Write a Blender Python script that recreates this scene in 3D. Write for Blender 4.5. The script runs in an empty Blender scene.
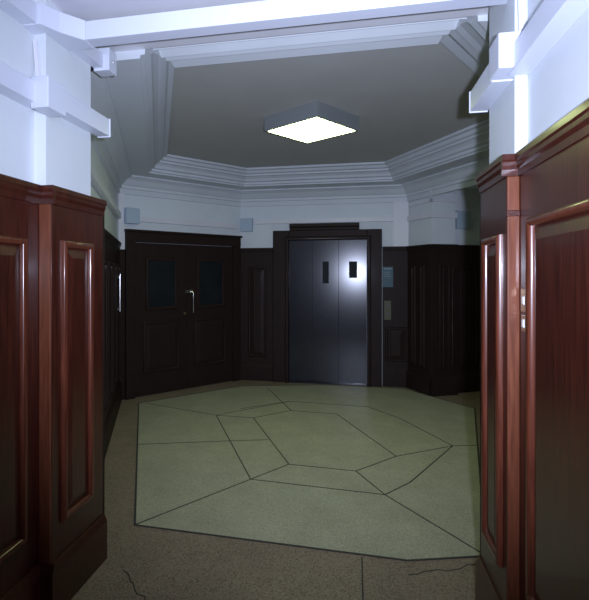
import bpy, bmesh, math, random
from mathutils import Vector
random.seed(4)
scene = bpy.context.scene
COL = scene.collection

# ------------------------------------------------------------------ camera
YAW = math.atan2(107, 500)
cam_data = bpy.data.cameras.new('camera')
cam = bpy.data.objects.new('camera', cam_data); COL.objects.link(cam)
cam.location = (0, 0, 1.6)
cam.rotation_euler = (math.pi / 2, 0, YAW)
cam_data.sensor_fit = 'HORIZONTAL'
cam_data.sensor_width = 36.0
cam_data.lens = 36.0 * 500 / 589
BIG = 600.0
cam_data.shift_x = (294.5 - 245) / BIG
cam_data.shift_y = -(300 - 274) / BIG
cam_data.clip_start = 0.02
scene.camera = cam

# ------------------------------------------------------------------ world, flash, exposure
world = bpy.data.worlds.new('world'); scene.world = world
world.use_nodes = True
wb = world.node_tree.nodes['Background']
wb.inputs[0].default_value = (0.62, 0.66, 0.78, 1)
wb.inputs[1].default_value = 0.075

fl = bpy.data.lights.new('camera_flash', 'SPOT')      # the photographer's flashgun, right of the lens
fl.energy = 560.0
fl.color = (0.67, 0.74, 1.0)
fl.spot_size = math.radians(98); fl.spot_blend = 1.0
fl.shadow_soft_size = 0.025
flo = bpy.data.objects.new('camera_flash', fl); COL.objects.link(flo)
flo.location = (0.12, 0.03, 1.66)
flo.rotation_euler = (math.pi / 2 + math.radians(9), 0, math.radians(6))

scene.view_settings.view_transform = 'Standard'
scene.view_settings.look = 'None'
scene.view_settings.exposure = 0.0
scene.view_settings.gamma = 1.0
scene.view_settings.use_curve_mapping = False
LAMP = 14.0                                              # ceiling fitting, emission strength

# ------------------------------------------------------------------ materials
def nodes_mat(name):
    m = bpy.data.materials.new(name); m.use_nodes = True
    nt = m.node_tree
    return m, nt, nt.nodes['Principled BSDF']

def ramp(nt, fac, stops):
    r = nt.nodes.new('ShaderNodeValToRGB')
    e = r.color_ramp.elements
    while len(e) < len(stops): e.new(0.5)
    for i, (p, c) in enumerate(stops):
        e[i].position = p; e[i].color = (*c, 1)
    nt.links.new(fac, r.inputs[0])
    return r

def coords(nt, scale):
    tc = nt.nodes.new('ShaderNodeTexCoord')
    mp = nt.nodes.new('ShaderNodeMapping'); mp.inputs['Scale'].default_value = scale
    nt.links.new(tc.outputs['Object'], mp.inputs[0])
    return mp.outputs[0]

def noise(nt, vec, scale, detail=3, rough=0.5):
    n = nt.nodes.new('ShaderNodeTexNoise')
    n.inputs['Scale'].default_value = scale; n.inputs['Detail'].default_value = detail
    n.inputs['Roughness'].default_value = rough
    nt.links.new(vec, n.inputs['Vector'])
    return n.outputs[0]

def wood(name, dark, light, rough=0.3, coat=0.5, spec=0.3):
    m, nt, b = nodes_mat(name)
    g = noise(nt, coords(nt, (26, 26, 1.6)), 3.0, 6, 0.6)
    r = ramp(nt, g, [(0.3, dark), (0.7, light)])
    nt.links.new(r.outputs[0], b.inputs['Base Color'])
    b.inputs['Roughness'].default_value = rough
    b.inputs['Coat Weight'].default_value = coat
    b.inputs['Coat Roughness'].default_value = 0.12
    b.inputs['Specular IOR Level'].default_value = spec
    return m

def paint(name, col, rough=0.5, var=0.04, bump=0.02):
    m, nt, b = nodes_mat(name)
    v = coords(nt, (1, 1, 1))
    g = noise(nt, v, 2.2, 5, 0.6)
    lo = tuple(c * (1 - var) for c in col); hi = tuple(min(1, c * (1 + var)) for c in col)
    r = ramp(nt, g, [(0.3, lo), (0.7, hi)])
    nt.links.new(r.outputs[0], b.inputs['Base Color'])
    b.inputs['Roughness'].default_value = rough
    if bump:
        bp = nt.nodes.new('ShaderNodeBump'); bp.inputs['Strength'].default_value = bump
        nt.links.new(noise(nt, v, 60, 2), bp.inputs['Height'])
        nt.links.new(bp.outputs[0], b.inputs['Normal'])
    return m

def terrazzo(name, base, chip, dark, rough):
    m, nt, b = nodes_mat(name)
    v = coords(nt, (1, 1, 1))
    n1 = noise(nt, v, 105, 2, 0.6)
    r = ramp(nt, n1, [(0.33, dark), (0.46, base), (0.56, base), (0.68, chip)])
    n2 = noise(nt, v, 3.0, 5, 0.65)
    r2 = ramp(nt, n2, [(0.3, (0.78, 0.78, 0.78)), (0.7, (1, 1, 1))])
    mx = nt.nodes.new('ShaderNodeMix'); mx.data_type = 'RGBA'; mx.blend_type = 'MULTIPLY'
    mx.inputs[0].default_value = 1.0
    nt.links.new(r.outputs[0], mx.inputs[6]); nt.links.new(r2.outputs[0], mx.inputs[7])
    nt.links.new(mx.outputs[2], b.inputs['Base Color'])
    b.inputs['Roughness'].default_value = rough
    b.inputs['Specular IOR Level'].default_value = 0.35
    return m

def metal(name, col, rough, metallic=1.0, var=0.15):
    m, nt, b = nodes_mat(name)
    g = noise(nt, coords(nt, (1, 1, 1)), 7, 5, 0.65)
    r = ramp(nt, g, [(0.3, tuple(c * (1 - var) for c in col)), (0.7, col)])
    nt.links.new(r.outputs[0], b.inputs['Base Color'])
    b.inputs['Metallic'].default_value = metallic
    b.inputs['Roughness'].default_value = rough
    return m

M = {}
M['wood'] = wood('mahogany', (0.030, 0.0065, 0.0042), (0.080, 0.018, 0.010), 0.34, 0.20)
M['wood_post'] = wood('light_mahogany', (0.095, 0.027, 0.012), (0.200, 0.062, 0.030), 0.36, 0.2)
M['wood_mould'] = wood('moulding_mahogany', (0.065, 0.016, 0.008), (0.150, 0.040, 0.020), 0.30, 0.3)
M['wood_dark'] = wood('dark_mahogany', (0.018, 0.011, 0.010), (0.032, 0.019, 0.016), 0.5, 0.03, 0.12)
M['white'] = paint('white_gloss_paint', (0.74, 0.74, 0.78), 0.42)
M['plaster'] = paint('white_plaster', (0.70, 0.745, 0.775), 0.7)
M['ceiling'] = paint('grey_ceiling_paint', (0.50, 0.50, 0.47), 0.75)
M['cornice'] = paint('cornice_paint', (0.64, 0.68, 0.71), 0.55)
M['trunk'] = paint('trunking_plastic', (0.66, 0.69, 0.78), 0.4, 0.02, 0)
M['box'] = paint('box_plastic', (0.42, 0.52, 0.62), 0.4, 0.03, 0)
M['pale'] = terrazzo('pale_terrazzo', (0.52, 0.51, 0.35), (0.66, 0.64, 0.48), (0.34, 0.34, 0.22), 0.42)
M['brown'] = terrazzo('brown_terrazzo', (0.33, 0.255, 0.175), (0.44, 0.36, 0.26), (0.15, 0.105, 0.07), 0.5)
M['groove'] = paint('dark_groove', (0.05, 0.05, 0.04), 0.8, 0.1, 0)
M['lift'] = metal('lift_door_enamel', (0.024, 0.026, 0.034), 0.185, 0.10, 0.25)
M['lift'].node_tree.nodes['Principled BSDF'].inputs['Specular IOR Level'].default_value = 0.5
M['housing'] = paint('lamp_housing_enamel', (0.21, 0.23, 0.23), 0.5, 0.03, 0)
M['brass'] = metal('brass', (0.62, 0.50, 0.30), 0.32)
M['dull_brass'] = metal('dull_brass', (0.09, 0.085, 0.055), 0.55, 0.5)
M['chrome'] = metal('worn_chrome', (0.78, 0.76, 0.74), 0.22)
M['switch'] = paint('ivory_rocker', (0.8, 0.78, 0.72), 0.3, 0.02, 0)
M['notice'] = paint('blue_notice', (0.022, 0.085, 0.115), 0.5, 0.1, 0)
M['notice_line'] = paint('notice_print', (0.22, 0.30, 0.32), 0.5, 0.02, 0)
M['black'] = paint('black_button', (0.02, 0.02, 0.02), 0.4, 0.1, 0)

gm, nt, b = nodes_mat('dark_glass')
g = noise(nt, coords(nt, (1, 1, 1)), 5, 3)
r = ramp(nt, g, [(0.3, (0.008, 0.010, 0.013)), (0.7, (0.014, 0.017, 0.021))])
nt.links.new(r.outputs[0], b.inputs['Base Color']); b.inputs['Roughness'].default_value = 0.55; b.inputs['Specular IOR Level'].default_value = 0.15
M['glass'] = gm

em, nt, b = nodes_mat('lit_diffuser')
b.inputs['Base Color'].default_value = (0.9, 0.9, 0.9, 1)
b.inputs['Emission Color'].default_value = (0.84, 1.0, 0.46, 1)
b.inputs['Emission Strength'].default_value = LAMP
M['diffuser'] = em

# ------------------------------------------------------------------ mesh helpers
class Frame:
    """A wall frame: s along the wall, d out of it into the room, z up."""
    def __init__(self, p, q, n=None):
        self.p = Vector((p[0], p[1], 0)); t = Vector((q[0] - p[0], q[1] - p[1], 0))
        self.L = t.length; self.t = t.normalized()
        self.n = Vector(n).normalized() if n else Vector((self.t.y, -self.t.x, 0))
    def at(self, s, d, z):
        v = self.p + self.t * s + self.n * d
        return Vector((v.x, v.y, z))

WORLD = Frame((0, 0), (1, 0), (0, 1, 0))

class MB:
    def __init__(self): self.bm = bmesh.new()
    def hexa(self, pts, mi=0):
        v = [self.bm.verts.new(p) for p in pts]
        for f in ((0,1,2,3), (7,6,5,4), (0,4,5,1), (1,5,6,2), (2,6,7,3), (3,7,4,0)):
            fc = self.bm.faces.new([v[i] for i in f]); fc.material_index = mi
        return v
    def box(self, fr, s0, s1, d0, d1, z0, z1, mi=0):
        return self.hexa([fr.at(s0,d0,z0), fr.at(s1,d0,z0), fr.at(s1,d1,z0), fr.at(s0,d1,z0),
                          fr.at(s0,d0,z1), fr.at(s1,d0,z1), fr.at(s1,d1,z1), fr.at(s0,d1,z1)], mi)
    def prism(self, poly, z0, z1, mi=0):
        a = [self.bm.verts.new((x, y, z0)) for x, y in poly]
        c = [self.bm.verts.new((x, y, z1)) for x, y in poly]
        n = len(poly)
        for f in ([a[::-1], c] + [[a[i], a[(i+1) % n], c[(i+1) % n], c[i]] for i in range(n)]):
            fc = self.bm.faces.new(f); fc.material_index = mi
    def loft(self, rings, closed_ring=True, cap=True, closed_path=False):
        R = [[self.bm.verts.new(p) for p in r] for r in rings]
        n = len(R[0]); m = len(R)
        for i in range(m if closed_path else m - 1):
            a, c = R[i], R[(i + 1) % m]
            for j in range(n if closed_ring else n - 1):
                k = (j + 1) % n
                self.bm.faces.new((a[j], a[k], c[k], c[j]))
        if cap and not closed_path and closed_ring:
            self.bm.faces.new(R[0][::-1]); self.bm.faces.new(R[-1])
    def run(self, fr, s0, s1, prof):
        """extrude a (d, z) profile along the wall"""
        self.loft([[fr.at(s, d, z) for d, z in prof] for s in (s0, s1)])
    def picture_frame(self, fr, s0, s1, z0, z1, d0, w, h, seg=6, opened=False):
        """half-round moulding mitred round a rectangle (w wide, h proud)"""
        prof = [(0, 0)] + [(w * (0.5 - 0.5 * math.cos(math.pi * k / seg)), 0.004 + (h - 0.004) * math.sin(math.pi * k / seg) ** 0.8 if 0 < k < seg else 0.004) for k in range(seg + 1)] + [(w, 0)]
        rings = []
        for cs, cz, ds, dz in ((s0, z0, 1, 1), (s1, z0, -1, 1), (s1, z1, -1, -1), (s0, z1, 1, -1)):
            rings.append([fr.at(cs + ds * o, d0 + e, cz + dz * o) for o, e in prof])
        if opened:                      # no bottom member: jambs and head only, cut square at z0
            bl = [fr.at(s0 + o, d0 + e, z0) for o, e in prof]; br = [fr.at(s1 - o, d0 + e, z0) for o, e in prof]
            self.loft([br, rings[2], rings[3], bl]); return
        self.loft(rings, True, False, True)
    def raised(self, fr, s0, s1, z0, z1, d0, d1, ins):
        b_ = [fr.at(s0,d0,z0), fr.at(s1,d0,z0), fr.at(s1,d0,z1), fr.at(s0,d0,z1)]
        t_ = [fr.at(s0+ins,d1,z0+ins), fr.at(s1-ins,d1,z0+ins), fr.at(s1-ins,d1,z1-ins), fr.at(s0+ins,d1,z1-ins)]
        self.hexa(b_ + t_)
    def tube(self, pts, r, n=10):
        pts = [Vector(p) for p in pts]; rings = []
        for i, p in enumerate(pts):
            t = (pts[min(i+1, len(pts)-1)] - pts[max(i-1, 0)]).normalized()
            u = t.orthogonal().normalized() if abs(t.z) < 0.99 else Vector((1, 0, 0))
            if abs(t.z) < 0.99: u = t.cross(Vector((0, 0, 1))).normalized()
            w = t.cross(u).normalized()
            rings.append([p + u * r * math.cos(2*math.pi*k/n) + w * r * math.sin(2*math.pi*k/n) for k in range(n)])
        self.loft(rings)
    def build(self, name, mat, parent=None, bevel=0.0, smooth=False):
        bm = self.bm
        bmesh.ops.recalc_face_normals(bm, faces=bm.faces)
        org = Vector((0, 0, 0))
        if parent is not None:
            p = parent
            while p is not None: org += p.location; p = p.parent
        if parent is None:
            xs = [v.co for v in bm.verts]
            org = Vector((sum(v.x for v in xs)/len(xs), sum(v.y for v in xs)/len(xs), min(v.z for v in xs)))
            loc = org
        else: loc = Vector((0, 0, 0))
        for v in bm.verts: v.co -= org
        me = bpy.data.meshes.new(name); bm.to_mesh(me); bm.free()
        for m in (mat if isinstance(mat, (list, tuple)) else [mat]): me.materials.append(m)
        o = bpy.data.objects.new(name, me); COL.objects.link(o)
        o.parent = parent; o.location = loc
        if smooth:
            for pl in me.polygons: pl.use_smooth = True
            me.set_sharp_from_angle(angle=math.radians(50))
        if bevel:
            md = o.modifiers.new('bevel', 'BEVEL'); md.width = bevel; md.segments = 2
            md.limit_method = 'ANGLE'; md.angle_limit = math.radians(40)
        return o

def thing(name, label, cat, loc, group=None):
    o = bpy.data.objects.new(name, None); COL.objects.link(o)
    o.location = loc; o.empty_display_size = 0.1
    o['label'] = label; o['category'] = cat
    if group: o['group'] = group
    return o
def tag(o, label, cat, group=None):
    o['label'] = label; o['category'] = cat
    if group: o['group'] = group
    return o
def structure(o, label=None, cat=None):
    o['kind'] = 'structure'
    if label: o['label'] = label; o['category'] = cat
    return o

# ------------------------------------------------------------------ plan of the lobby
P1 = (-1.64, 2.70); P2 = (-2.93, 5.88); P3 = (-1.68, 7.45)
P4 = (0.77, 7.45); P5 = (2.135, 4.77); P6 = (0.93, 2.70)
ZC, ZS, ZCOR = 3.06, 2.85, 2.90           # lobby ceiling, cornice soffit, corridor ceiling
XL, XLP, XR, XRP = -1.47, -1.41, 0.675, 0.63   # plaster faces: corridor walls and piers
YL0, YL1, YR0, YR1 = 2.10, 2.56, 2.17, 2.55
F_left, F_backleft = Frame(P1, P2), Frame(P2, P3)
F_back, F_right, F_frontright = Frame(P3, P4), Frame(P4, P5), Frame(P5, P6)
OPEN0, OPEN1, ZO = 0.545, 2.70, 2.78       # passage opening in the right-hand wall

# floor
mb = MB(); mb.prism([(-3.4, -2.2), (4.2, -2.2), (4.2, 9.0), (-3.4, 9.0)], -0.12, 0.0)
structure(mb.build('floor', M['brown']), 'brown speckled terrazzo floor of the corridor and lobby border', 'floor')

pale = [(-1.36, 2.97), (0.30, 2.92), (0.74, 3.06), (1.42, 6.40), (0.70, 7.30), (-0.35, 7.32), (-1.57, 6.98), (-2.60, 5.79)]
mb = MB(); mb.prism(pale, 0.0, 0.003)
def strip(mb, pts, w, z, mi):
    for a, c in zip(pts, pts[1:]):
        a = Vector((*a, 0)); c = Vector((*c, 0)); t = (c - a).normalized(); n = Vector((-t.y, t.x, 0)) * w / 2
        mb.hexa([(p.x, p.y, zz) for zz in (z - 0.002, z) for p in (a + n, c + n, c - n, a - n)], mi)
lines = [[(-1.36, 2.97), (-0.78, 3.82), (-0.527, 4.19)], [(-0.78, 3.82), (-1.517, 5.478)], [(-0.527, 4.19), (-1.085, 5.465)],
         [(-2.50, 5.80), (-1.517, 5.478), (-1.085, 5.465), (-0.71, 5.85), (-0.18, 5.81), (0.372, 4.57)],
         [(-1.517, 5.478), (-0.77, 6.277), (0.172, 6.21)], [(-1.98, 4.38), (-1.156, 4.66), (-0.80, 4.77)],
         [(-0.78, 3.82), (0.227, 3.755), (0.43, 4.02), (0.91, 4.96)], [(-0.527, 4.19), (0.024, 4.158), (0.372, 4.57), (0.91, 4.96)],
         [(0.024, 4.158), (0.227, 3.755), (0.74, 3.06)], [(0.172, 6.21), (0.50, 5.80), (0.91, 4.96), (1.13, 5.02)],
         [(-1.18, 6.95), (-0.71, 5.85)], [(-1.31, 5.80), (-0.77, 6.277)]]
for l in lines: strip(mb, l, 0.010, 0.0045, 1)
strip(mb, pale + pale[:1], 0.014, 0.0045, 1)
structure(mb.build('trim_1', [M['pale'], M['groove']]), 'pale terrazzo floor inlay with dark star pattern joints', 'floor inlay')

mb = MB()
strip(mb, [(0.05, 2.90), (0.045, 2.0)], 0.008, 0.002, 0)
def wob(p, q, n=9, a=0.02):
    return [(p[0] + (q[0]-p[0])*i/n + random.uniform(-a, a), p[1] + (q[1]-p[1])*i/n + random.uniform(-a, a)) for i in range(n + 1)]
strip(mb, wob((0.30, 2.80), (0.72, 2.97)), 0.005, 0.002, 0)
strip(mb, wob((-1.21, 2.50), (-0.96, 2.25), 8, 0.015), 0.006, 0.002, 0)
strip(mb, wob((-0.96, 2.25), (-0.60, 2.05), 8, 0.02), 0.005, 0.002, 0)
structure(mb.build('trim_2', M['groove']), 'dark cracks and joint in the brown corridor floor', 'floor joint')

# ceilings
mb = MB(); mb.prism([(-3.3, 2.70), (2.5, 2.70), (2.5, 7.75), (-3.3, 7.75)], ZC, ZC + 0.1)
structure(mb.build('ceiling', M['ceiling']), 'grey ceiling of the lobby inside the white cornice', 'ceiling')
mb = MB(); mb.prism([(-1.9, -2.2), (1.2, -2.2), (1.2, 2.56), (-1.9, 2.56)], ZCOR, ZCOR + 0.1)
mb.prism([(-1.9, 2.56), (1.2, 2.56), (1.2, 2.70), (-1.9, 2.70)], ZCOR, ZC + 0.1)
structure(mb.build('ceiling_corridor', M['white']), 'white corridor ceiling above the camera side of the opening', 'ceiling')

# walls
mb = MB()
mb.box(WORLD, XL - 0.25, XL, -2.2, YL0, 0, ZCOR)
mb.prism([(XL - 0.25, YL0), (XLP, YL0), (XLP, YL1 - 0.05), (P1[0], 2.70), (XL - 0.45, 2.70)], 0, ZCOR)
structure(mb.build('wall_left', M['plaster']), 'white plaster wall above the left corridor panelling', 'wall')
mb = MB()
mb.box(WORLD, XR, XR + 0.25, -2.2, YR0, 0, ZCOR)
mb.prism([(XR + 0.25, YR0), (XRP, YR0), (XRP, YR1), (P6[0], 2.70), (XR + 0.5, 2.70)], 0, ZCOR)
structure(mb.build('wall_right', M['plaster']), 'white plaster wall above the right corridor panelling', 'wall')
def wall(name, fr, mat, label, segs=None):
    mb = MB()
    for s0, s1, z0, z1 in (segs or [(-0.0, fr.L, 0, ZC)]): mb.box(fr, s0, s1, -0.12, 0, z0, z1)
    return structure(mb.build(name, mat), label, 'wall')
wall('wall_lobby_left', F_left, M['plaster'], 'white lobby wall seen edge on behind left pier')
wall('wall_lobby_back_left', F_backleft, M['plaster'], 'white lobby wall above the dark double door')
wall('wall_lobby_back', F_back, M['plaster'], 'white lobby wall above the lift')
wall('wall_lobby_right', F_right, M['plaster'], 'white lobby wall with passage opening right of lift',
     [(0, OPEN0, 0, ZC), (OPEN0, OPEN1, ZO, ZC), (OPEN1, F_right.L, 0, ZC)])
wall('wall_lobby_front_right', F_frontright, M['plaster'], 'lobby wall hidden behind the right pier')
# passage off the right-hand wall
F_jamb = Frame(F_right.at(OPEN0, 0, 0)[:2], F_right.at(OPEN0, -0.36, 0)[:2], tuple(F_right.t))
F_pass = Frame(F_right.at(OPEN0 - 0.10, -0.36, 0)[:2], F_right.at(OPEN0 - 0.10, -2.0, 0)[:2], tuple(F_right.t))
mb = MB(); mb.box(F_jamb, 0.12, F_jamb.L, -0.22, 0, 0, ZO)
mb.box(F_pass, 0, F_pass.L, -0.12, 0, 0, ZO + 0.1)
fe = F_pass.L
mb.box(F_pass, fe, fe + 0.1, -0.12, 2.4, 0, ZO + 0.1)
mb.box(F_pass, -0.24, fe, 2.30, 2.4, 0, ZO + 0.1)
structure(mb.build('wall_passage', M['plaster']), 'white walls of passage opening right of lift', 'wall')
mb = MB(); mb.box(F_pass, -0.24, fe + 0.1, -0.12, 2.4, ZO, ZO + 0.08)
structure(mb.build('ceiling_passage', M['plaster']), 'low ceiling of the passage right of the lift', 'ceiling')

mb = MB()
mb.box(F_right, 0.04, OPEN0 + 0.03, 0, 0.03, 2.56, 2.60)
mb.box(F_jamb, -0.03, F_jamb.L, 0, 0.03, 2.56, 2.60); mb.box(F_jamb, -0.05, F_jamb.L, 0, 0.05, 2.68, 2.73)
mb.box(F_jamb, -0.045, F_jamb.L, 0, 0.045, 2.35, 2.425); mb.box(F_pass, 0.25, F_pass.L, 0, 0.045, 2.35, 2.425)
structure(mb.build('trim_6', M['white']), 'white ledges round the jamb right of the lift', 'trim')

# cornice: a moulded ring on all six sides (front side only carries the upper steps)
prof = [(0, 2.63), (0.035, 2.63), (0.035, 2.695), (0.06, 2.70), (0.06, 2.735), (0.075, 2.74), (0.10, 2.765), (0.13, 2.80),
        (0.175, 2.825), (0.20, 2.83), (0.20, ZS), (0.44, ZS), (0.44, 2.868), (0.47, 2.872), (0.47, 2.90), (0.505, 2.91),
        (0.52, 2.94), (0.55, 2.965), (0.575, 2.97), (0.575, 2.99), (0.61, 3.00), (0.63, 3.03), (0.67, 3.035), (0.67, ZC)]
SOFF = 14
front = Frame(P6, P1)
edges = [(F_left, lambda d: d * 0.92), (F_backleft, lambda d: d * 1.0), (F_back, lambda d: d * 1.12), (F_right, lambda d: d * 1.0),
         (F_frontright, lambda d: min(d, 0.2) if d < 0.43 else 0.22 + (d - 0.44) * 1.8), (front, lambda d: 0.0 if d < 0.46 else (d - 0.47) * 2.7)]
def meet(f1, d1, f2, d2):
    p, q = f1.p + f1.n * d1, f2.p + f2.n * d2
    den = f1.t.x * f2.t.y - f1.t.y * f2.t.x
    s = ((q.x - p.x) * f2.t.y - (q.y - p.y) * f2.t.x) / den
    v = p + f1.t * s
    return (v.x, v.y)
mb = MB(); n = len(edges)
corner = []
for i in range(n):
    fa, ga = edges[i - 1]; fb, gb = edges[i]
    corner.append([Vector((*meet(fa, ga(d), fb, gb(d)), z)) for d, z in prof])
FZ = {14: 2.905, 15: 2.985, 16: 2.955, 17: 3.005, 18: 2.972, 19: 3.022, 20: 2.990, 21: 3.038, 22: 3.012, 23: ZC}   # invented sawtooth over the opening, treads tilted to catch the flash
for i in range(n):
    k0 = SOFF if i == 5 else 0
    A, B = corner[i][k0:], corner[(i + 1) % n][k0:]
    if i == 5:
        A2 = [Vector((p.x, p.y, FZ[k0 + k])) for k, p in enumerate(A)]; B2 = [Vector((p.x, p.y, FZ[k0 + k])) for k, p in enumerate(B)]
        for U, W in ((A, A2), (B, B2)):                  # close the mitres
            u = [mb.bm.verts.new(p) for p in U]; w = [mb.bm.verts.new(p) for p in W]
            for j in range(len(u) - 1): mb.bm.faces.new((u[j], u[j + 1], w[j + 1], w[j]))
        A, B = A2, B2
    if i == 5:                                           # upstand between corridor ceiling and cornice soffit
        for c_ in (corner[5], corner[0]):
            lo = [mb.bm.verts.new(p) for p in c_[10:15]]; hi = [mb.bm.verts.new((p.x, p.y, 2.91)) for p in c_[10:15]]
            for j in range(4): mb.bm.faces.new((lo[j], lo[j + 1], hi[j + 1], hi[j]))
    va = [mb.bm.verts.new(p) for p in A]; vb = [mb.bm.verts.new(p) for p in B]
    for j in range(len(va) - 1): mb.bm.faces.new((va[j], vb[j], vb[j + 1], va[j + 1]))
co = mb.build('trim_3', M['cornice'])
structure(co, 'stepped white plaster cornice around the lobby ceiling', 'cornice')

# ------------------------------------------------------------------ panelling
def panelling(label, fr, s0, s1, ztop, panels, mat, posts=(), plinth=0.25, loc=None, rails=True, board=0.03, ends=(0, 0)):
    c = fr.at((s0 + s1) / 2, 0, 0)
    t = thing('wall_panelling', label, 'wall panelling', c)
    mb = MB(); mb.box(fr, s0, s1, 0, board, 0, ztop - 0.02); mb.build('board', mat, t, 0.003)
    mb = MB()
    e0, e1 = ends
    mb.run(fr, s0 - e0, s1 + e1, [(0, ztop - 0.085), (board + 0.006, ztop - 0.085), (board + 0.008, ztop - 0.06), (board + 0.015, ztop - 0.045), (board + 0.016, ztop - 0.03),
                        (board + 0.022, ztop - 0.022), (board + 0.022, ztop), (0, ztop)])
    mb.build('cap_rail', mat, t)
    mb = MB()
    mb.run(fr, s0 - e0, s1 + e1, [(0, 0), (board + 0.024, 0), (board + 0.024, plinth - 0.04), (board + 0.012, plinth - 0.012), (board + 0.008, plinth), (0, plinth)])
    mb.build('plinth', mat, t)
    for a, c_, z0, z1 in panels:
        mb = MB(); w = 0.034
        mb.raised(fr, a + w, c_ - w, z0 + w, z1 - w, board, board + 0.012, min(0.05, (c_ - a - 2*w) * 0.3))
        pn = mb.build('raised_panel', mat, t)
        mb = MB(); mb.picture_frame(fr, a, c_, z0, z1, board, w, 0.024)
        mb.build('panel_moulding', M['wood_mould'] if mat is M['wood'] else mat, pn, 0, True)
    for a, c_ in posts:
        mb = MB(); mb.box(fr, a, c_, board, board + 0.012, plinth, ztop - 0.085); mb.build('stile', mat, t, 0.003)
    return t

ZW = 2.015; ZWR = 2.075
FL = Frame((XL, -2.2), (XL, YL0))            # n = (+x)
FLP = Frame((XLP, YL0), (XLP, YL1))
FR_ = Frame((XR, YR0), (XR, -2.2))
FRP = Frame((XRP, YR1), (XRP, YR0))
sL = lambda y: y + 2.2
pn = [(sL(y1 - 0.95), sL(y1), 0.40, 1.765) for y1 in (1.985, 0.85, -0.30)]
panelling('red-brown panelled corridor wall at far left edge, broad glossy panel', FL, 0, sL(YL0), ZW, pn, M['wood'])
t = panelling('narrow red-brown panelled pier on the left, one tall narrow panel', FLP, 0, YL1 - YL0 + 0.03, ZW, [(0.075, 0.36, 0.40, 1.765)], M['wood'], ends=(0.0, 0.005))
FLs = Frame((XL + 0.03, YL0), (XLP + 0.03, YL0))   # the step face of the left pier, facing the camera
def step_post(t, fr, L, mat):
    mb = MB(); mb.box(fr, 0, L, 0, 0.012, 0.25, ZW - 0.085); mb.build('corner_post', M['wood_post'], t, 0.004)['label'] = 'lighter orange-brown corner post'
    mb = MB(); mb.run(fr, -0.0, L + 0.022, [(0, ZW - 0.085), (0.014, ZW - 0.085), (0.015, ZW - 0.06), (0.020, ZW - 0.045), (0.021, ZW - 0.03), (0.026, ZW - 0.022), (0.026, ZW), (0, ZW)])
    mb.build('cap_rail', mat, t)
    mb = MB(); mb.run(fr, 0, L + 0.024, [(0, 0), (0.03, 0), (0.03, 0.21), (0.018, 0.238), (0.014, 0.25), (0, 0.25)])
    mb.build('plinth', mat, t)
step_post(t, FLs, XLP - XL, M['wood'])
mb = MB(); mb.prism([(XLP, YL1 + 0.03), (XLP + 0.03, YL1 + 0.03), (XLP + 0.03, YL1 + 0.05), (P1[0] + 0.02, 2.72), (P1[0], 2.70)], 0, ZW - 0.02)
mb.build('end_board', M['wood_dark'], t)

pn = [(YR0 - y1, YR0 - y1 + 0.95, 0.40, 1.81) for y1 in (2.03, 0.90, -0.25)]
panelling('red-brown panelled corridor wall at far right, broad panel below light switches', FR_, 0, YR0 + 2.2, ZWR, pn, M['wood'])
t = panelling('narrow red-brown panelled pier on the right with bright corner post', FRP, -0.03, YR1 - YR0, ZWR, [(0.06, 0.33, 0.40, 1.765)], M['wood'], ends=(0.005, 0.0))
FRs = Frame((XRP - 0.03, YR0), (XR - 0.03, YR0))
mbx = None
def step_post_r(t, fr, L, mat):
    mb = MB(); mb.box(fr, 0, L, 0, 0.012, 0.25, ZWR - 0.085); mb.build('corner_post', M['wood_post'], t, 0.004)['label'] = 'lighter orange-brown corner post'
    mb = MB(); mb.box(fr, -0.004, L, 0, 0.018, 1.83, 1.855); mb.build('necking', mat, t, 0.003)
    mb = MB(); mb.run(fr, -0.022, L, [(0, ZWR - 0.085), (0.014, ZWR - 0.085), (0.015, ZWR - 0.06), (0.020, ZWR - 0.045), (0.021, ZWR - 0.03), (0.026, ZWR - 0.022), (0.026, ZWR), (0, ZWR)])
    mb.build('cap_rail', mat, t)
    mb = MB(); mb.run(fr, -0.024, L, [(0, 0), (0.03, 0), (0.03, 0.21), (0.018, 0.238), (0.014, 0.25), (0, 0.25)])
    mb.build('plinth', mat, t)
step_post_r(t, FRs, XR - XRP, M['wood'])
mb = MB(); mb.prism([(XRP - 0.03, YR1 + 0.03), (XRP, YR1 + 0.03), (P6[0], 2.70), (P6[0] - 0.02, 2.72), (XRP - 0.03, YR1 + 0.05)], 0, ZWR - 0.02)
mb.build('end_board', M['wood_dark'], t)

# lobby panelling
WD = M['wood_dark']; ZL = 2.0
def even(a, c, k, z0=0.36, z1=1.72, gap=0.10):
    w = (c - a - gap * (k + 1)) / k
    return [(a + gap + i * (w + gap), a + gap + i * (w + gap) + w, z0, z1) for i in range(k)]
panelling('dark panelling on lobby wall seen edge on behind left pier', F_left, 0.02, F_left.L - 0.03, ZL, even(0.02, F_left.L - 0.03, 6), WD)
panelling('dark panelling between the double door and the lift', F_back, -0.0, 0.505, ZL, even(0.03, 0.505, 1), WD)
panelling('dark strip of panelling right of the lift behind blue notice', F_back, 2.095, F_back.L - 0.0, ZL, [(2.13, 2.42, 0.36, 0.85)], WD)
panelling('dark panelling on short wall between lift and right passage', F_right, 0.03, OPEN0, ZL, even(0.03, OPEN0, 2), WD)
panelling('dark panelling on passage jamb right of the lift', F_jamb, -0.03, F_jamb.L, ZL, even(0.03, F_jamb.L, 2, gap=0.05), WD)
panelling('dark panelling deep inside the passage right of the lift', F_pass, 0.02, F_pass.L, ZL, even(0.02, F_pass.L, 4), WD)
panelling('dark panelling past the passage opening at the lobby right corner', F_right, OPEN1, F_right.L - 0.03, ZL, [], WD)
panelling('dark panelling on the slanted lobby wall behind the right pier', F_frontright, 0.03, F_frontright.L - 0.03, ZL, even(0.03, F_frontright.L - 0.03, 4), WD)

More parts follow.
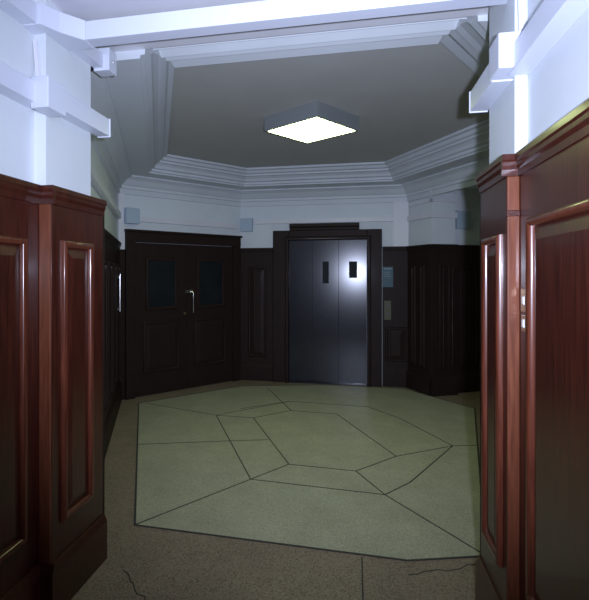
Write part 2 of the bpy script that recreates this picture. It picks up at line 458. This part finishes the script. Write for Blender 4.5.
# ------------------------------------------------------------------ double door (back left wall)
f = F_backleft
dt = thing('door_1', 'dark double door with glazed upper panels on back left lobby wall', 'double door', f.at(f.L / 2, 0, 0))
dt['kind'] = 'structure'
D0, D1, ZD = 0.09, f.L - 0.05, 2.18
mb = MB()
for a, c in ((D0, D0 + 0.13), (D1 - 0.13, D1)): mb.box(f, a, c, 0, 0.07, 0, ZD - 0.16)
mb.box(f, D0, D1, 0, 0.075, ZD - 0.16, ZD - 0.03); mb.box(f, D0 - 0.015, D1 + 0.015, 0, 0.10, ZD - 0.03, ZD)
mb.box(f, 0.0, D0, 0, 0.03, 0, 1.95); mb.box(f, D1, f.L + 0.02, 0, 0.03, 0, 1.98)
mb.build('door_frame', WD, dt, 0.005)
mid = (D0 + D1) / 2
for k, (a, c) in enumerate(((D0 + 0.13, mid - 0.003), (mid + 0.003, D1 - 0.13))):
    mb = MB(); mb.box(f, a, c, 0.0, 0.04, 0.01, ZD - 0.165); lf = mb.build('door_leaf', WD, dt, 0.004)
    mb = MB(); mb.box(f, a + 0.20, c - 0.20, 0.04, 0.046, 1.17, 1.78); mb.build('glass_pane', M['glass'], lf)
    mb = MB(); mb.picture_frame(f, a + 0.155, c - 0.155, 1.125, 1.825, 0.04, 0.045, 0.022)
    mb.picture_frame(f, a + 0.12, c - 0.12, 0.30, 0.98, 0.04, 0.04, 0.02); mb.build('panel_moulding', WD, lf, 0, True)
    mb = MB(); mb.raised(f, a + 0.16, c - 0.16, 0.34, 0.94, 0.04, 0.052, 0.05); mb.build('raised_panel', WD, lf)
hs = mid + 0.07
mb = MB(); mb.box(f, hs - 0.10, hs + 0.012, 0.04, 0.062, 1.345, 1.385)
mb.tube([f.at(hs, 0.04, 1.36), f.at(hs, 0.085, 1.355), f.at(hs, 0.09, 1.33), f.at(hs, 0.09, 1.09), f.at(hs, 0.085, 1.07), f.at(hs, 0.04, 1.065)], 0.010)
h = mb.build('door_handle', M['chrome'], dt, 0, True); h['label'] = 'bright metal pull handle with latch plate'
mb = MB(); mb.tube([f.at(mid - 0.06, 0.04, 1.06), f.at(mid - 0.06, 0.075, 1.06)], 0.022, 14)
mb.build('door_knob', M['brass'], dt, 0, True)

# white upright beside the double door
mb = MB(); mb.box(f, -0.0, 0.085, 0, 0.035, 1.92, 2.63)
structure(mb.build('trim_4', M['white']), 'white upright strip left of the double door', 'trim')
mb = MB(); mb.box(F_back, 2.24, F_back.L - 0.0, 0, 0.05, 2.0, 2.63)
structure(mb.build('trim_5', M['white']), 'white pilaster strip at corner right of lift', 'trim')

# pull handle on the edge-on left wall
f = F_left; s = f.L - 0.60
t = thing('pull_handle', 'slim bright vertical pull handle beside left pier, left of double door', 'door handle', f.at(s, 0.03, 1.15))
mb = MB(); mb.tube([f.at(s, 0.075, 1.17), f.at(s, 0.075, 1.60)], 0.011); mb.build('grip', M['chrome'], t, 0, True)
for z in (1.20, 1.57):
    mb = MB(); mb.tube([f.at(s, 0.03, z), f.at(s, 0.075, z)], 0.008); mb.build('mount', M['chrome'], t, 0, True)

# ------------------------------------------------------------------ lift
X = lambda x: x - P3[0]                     # F_back.s from world x
f = F_back
lt = thing('lift_entrance', 'dark blue-grey steel lift doors in heavy dark wood surround', 'lift', f.at(X(-0.36), 0, 0))
mb = MB()
for a, c in ((-1.165, -0.93), (0.20, 0.405)):
    mb.box(f, X(a), X(c), 0, 0.085, 0, 2.25)
mb.box(f, X(-0.93), X(0.20), 0, 0.085, 2.105, 2.25)
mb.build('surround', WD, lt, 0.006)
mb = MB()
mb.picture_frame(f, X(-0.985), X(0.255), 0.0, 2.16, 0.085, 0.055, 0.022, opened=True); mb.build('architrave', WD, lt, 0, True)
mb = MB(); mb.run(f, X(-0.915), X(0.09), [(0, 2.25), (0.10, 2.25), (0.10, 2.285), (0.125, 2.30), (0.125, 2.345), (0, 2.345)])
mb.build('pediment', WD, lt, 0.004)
leaves = [(-0.93, -0.58, 0.004), (-0.585, -0.20, 0.016), (-0.205, 0.20, 0.004)]
wins = [None, (-0.435, -0.345, 1.47, 1.79), (-0.055, 0.06, 1.55, 1.79)]
for (a, c, d), w in zip(leaves, wins):
    mb = MB(); mb.box(f, X(a), X(c) - 0.004, d, d + 0.028, 0.015, 2.105); lf = mb.build('door_leaf', M['lift'], lt, 0.003)
    if w:
        mb = MB(); mb.box(f, X(w[0]), X(w[1]), d + 0.028, d + 0.031, w[2], w[3]); mb.build('vision_panel', M['glass'], lf)
mb = MB(); mb.box(f, X(-0.93), X(0.20), 0.0, 0.08, 0, 0.014); mb.build('sill', M['lift'], lt)

t = thing('notice', 'small blue notice on dark wood right of lift', 'notice', f.at(X(0.45), 0.03, 1.42))
mb = MB(); mb.box(f, X(0.415), X(0.56), 0.030, 0.034, 1.42, 1.71); mb.build('plate', M['notice'], t)
mb = MB(); mb.box(f, X(0.435), X(0.54), 0.034, 0.0355, 1.675, 1.688)
for z in (1.63, 1.60, 1.57): mb.box(f, X(0.44), X(0.52), 0.034, 0.0345, z, z + 0.006)
mb.build('printed_line', M['notice_line'], t)
t = thing('call_panel', 'brass lift call plate below the blue notice', 'lift button', f.at(X(0.48), 0.03, 0.95))
mb = MB(); mb.box(f, X(0.435), X(0.535), 0.030, 0.040, 0.95, 1.225); mb.build('plate', M['dull_brass'], t, 0.003)
for z in (1.15, 1.04):
    mb = MB(); mb.tube([f.at(X(0.485), 0.04, z), f.at(X(0.485), 0.050, z)], 0.016, 14); mb.build('button', M['black'], t, 0, True)

# ------------------------------------------------------------------ ceiling light
LC = Vector((-0.375, 4.66, 0)); ang = math.radians(-34)
fx = Frame((LC.x, LC.y), (LC.x + math.cos(ang), LC.y + math.sin(ang)), (-math.sin(ang), math.cos(ang), 0))
t = thing('ceiling_light', 'square grey box light with glowing diffuser on lobby ceiling', 'ceiling light', (LC.x, LC.y, ZC))
H = 0.31; ZB = 2.935
mb = MB()
for a, c, d, e in ((-H, H, -H, -H + 0.025), (-H, H, H - 0.025, H), (-H, -H + 0.025, -H + 0.025, H - 0.025), (H - 0.025, H, -H + 0.025, H - 0.025)):
    mb.box(fx, a, c, d, e, ZB - 0.005, ZC)
mb.box(fx, -H + 0.025, H - 0.025, -H + 0.025, H - 0.025, ZB + 0.03, ZC)
mb.build('housing', M['housing'], t, 0.002)
mb = MB(); mb.box(fx, -H + 0.026, H - 0.026, -H + 0.026, H - 0.026, ZB - 0.008, ZB + 0.02)
o = mb.build('diffuser', M['diffuser'], t); o['label'] = 'glowing white diffuser'

# ------------------------------------------------------------------ trunking
def trunk(label, segs, boxes=(), caps=(), group=None, loc=(0, 0, 0), mat=None):
    t = thing('cable_trunking', label, 'cable trunking', loc)
    for fr, s0, s1, d0, d1, z0, z1 in segs:
        mb = MB(); mb.box(fr, s0, s1, d0, d1, z0, z1); mb.build('channel', mat or M['trunk'], t, 0.003)
    for fr, s0, s1, d0, d1, z0, z1 in boxes:
        mb = MB(); mb.box(fr, s0, s1, d0, d1, z0, z1); mb.build('corner_box', mat or M['trunk'], t, 0.004)
    for fr, s0, s1, d0, d1, z0, z1 in caps:
        mb = MB(); mb.box(fr, s0, s1, d0, d1, z0, z1); mb.build('end_cap', mat or M['trunk'], t, 0.004)
    return t
PW = YL1 - YL0
trunk('white trunking halfway up left corridor wall, wrapping the left pier',
      [(FL, 0, sL(YL0) - 0.03, 0, 0.08, 2.37, 2.465), (FLP, 0.03, PW + 0.02, 0, 0.075, 2.375, 2.47)],
      [(FLP, -0.115, 0.03, -0.0, 0.088, 2.345, 2.485)], [(FLP, PW + 0.02, PW + 0.03, 0, 0.08, 2.37, 2.475)], loc=(XL, 0.5, 2.37))
PR = YR1 - YR0
trunk('white trunking halfway up right corridor wall, wrapping the right pier',
      [(FR_, 0.03, YR0 + 2.2, 0, 0.08, 2.38, 2.475), (FRP, -0.02, PR - 0.02, 0, 0.08, 2.38, 2.475)],
      [(FRP, PR - 0.03, PR + 0.11, 0.0, 0.088, 2.385, 2.52)], [(FRP, -0.03, -0.02, 0, 0.084, 2.375, 2.48)], loc=(XR, 0.5, 2.40))
# large trunking under the corridor ceiling: along the left wall, then across the opening
cz0, cz1 = 2.735, 2.825
t = thing('cable_trunking', 'big white trunking under corridor ceiling, turning across the opening', 'cable trunking', (XL, 2.2, cz0))
mb = MB(); mb.box(FL, 0, sL(YL0) - 0.04, 0, 0.075, cz0, cz1); mb.build('channel', M['trunk'], t, 0.003)
mb = MB(); mb.prism([(XLP, YL0 - 0.09), (XLP + 0.03, YL0 - 0.09), (XLP + 0.07, YL0 + 0.00), (XLP + 0.145, 2.20), (XLP + 0.145, 2.29), (XLP, 2.29)], cz0 - 0.004, cz1 + 0.004)
mb.prism([(XL, YL0 - 0.09), (XLP, YL0 - 0.09), (XLP, YL0), (XL, YL0)], cz0 - 0.004, cz1 + 0.004)
mb.build('corner_piece', M['trunk'], t, 0.004)
mb = MB(); mb.box(WORLD, XLP + 0.145, XRP, 2.20, 2.285, cz0, cz1); mb.build('channel', M['trunk'], t, 0.003)
mb = MB(); mb.box(FLP, 0.19, PW, 0, 0.06, cz0 + 0.01, cz1 - 0.005); mb.build('channel', M['trunk'], t, 0.003)
mb = MB(); mb.box(FLP, PW - 0.02, PW + 0.07, 0.0, 0.095, cz0 - 0.005, cz1 + 0.03); mb.build('end_cap', M['trunk'], t, 0.003)
for z in (2.72, 2.79):
    mb = MB(); mb.tube([FLP.at(PW + 0.03, 0.09, z), FLP.at(PW + 0.03, 0.10, z)], 0.007, 8); mb.build('screw', M['chrome'], t)

# leaning strips above the corner boxes
def lean(label, a, c, w):
    mb = MB(); a = Vector(a); c = Vector(c); u = Vector((w, 0, 0)); v = Vector((0, 0.018, 0))
    mb.hexa([a, a + u, a + u + v, a + v, c, c + u, c + u + v, c + v])
    return tag(mb.build('conduit', M['white'], None, 0.002), label, 'conduit')
lean('thin white conduit leaning above corner box on left pier', (XL + 0.022, YL0 - 0.02, 2.485), (XL + 0.002, YL0 - 0.02, 2.70), 0.018)
lean('thin white conduit rising above corner box on right pier', (XRP + 0.012, YR0 - 0.02, 2.52), (XRP + 0.002, YR0 - 0.02, 2.84), 0.018)

# lobby trunking
zt0, zt1 = 2.30, 2.375
trunk('slim white trunking running away along lobby left wall', [(F_left, 0.03, F_left.L - 0.06, 0, 0.05, zt0, zt1)], loc=F_left.at(2, 0, zt0), mat=M['white'])
trunk('slim white trunking above the double door', [(F_backleft, 0.27, F_backleft.L - 0.10, 0, 0.045, zt0 - 0.01, zt1 - 0.01)], loc=F_backleft.at(1, 0, zt0), mat=M['white'])
trunk('slim white trunking on wall above the lift', [(F_back, 0.22, 2.24, 0, 0.045, zt0 + 0.06, zt1 + 0.05)], loc=F_back.at(1, 0, zt0), mat=M['white'])
trunk('slim white trunking on short wall right of lift', [(F_right, 0.04, OPEN0, 0, 0.045, zt0 + 0.05, zt1 + 0.05)], loc=F_right.at(0.3, 0, zt0), mat=M['white'])

def jbox(label, fr, s0, s1, d0, z0, z1):
    c = fr.at((s0 + s1) / 2, d0, z0)
    t = thing('junction_box', label, 'junction box', c, 'junction boxes on the lobby trunking')
    mb = MB(); mb.box(fr, s0, s1, d0, d0 + 0.075, z0, z1); mb.build('body', M['box'], t, 0.004)
    mb = MB(); mb.box(fr, s0 + 0.004, s1 - 0.004, d0 + 0.075, d0 + 0.085, z0 + 0.004, z1 - 0.004); mb.build('lid', M['box'], t, 0.003)
jbox('pale blue junction box at upper left of the double door', F_backleft, 0.07, 0.26, 0.035, 2.25, 2.45)
jbox('pale blue junction box in corner between double door and lift', F_back, 0.02, 0.20, 0.0, 2.25, 2.45)
jbox('pale blue junction box deep in the passage right of lift', F_pass, 0.05, 0.25, 0.0, 2.22, 2.46)

# ------------------------------------------------------------------ switches on the right wall
def switch(label, y0, y1, z0, z1):
    s0, s1 = YR0 - y1, YR0 - y0
    t = thing('light_switch', label, 'light switch', FR_.at((s0 + s1) / 2, 0.03, z0), 'switches by the right pier')
    mb = MB(); mb.box(FR_, s0, s1, 0.03, 0.036, z0, z1); mb.build('plate', M['brass'], t, 0.003)
    mb = MB(); c = (s0 + s1) / 2; zc = (z0 + z1) / 2
    mb.raised(FR_, c - 0.014, c + 0.014, zc - 0.018, zc + 0.018, 0.036, 0.043, 0.005); mb.build('rocker', M['switch'], t, 0.002)
switch('upper of two brass light switches beside the right pier', 2.05, 2.13, 1.455, 1.545)
switch('lower of two brass light switches beside the right pier', 2.055, 2.125, 1.38, 1.445)
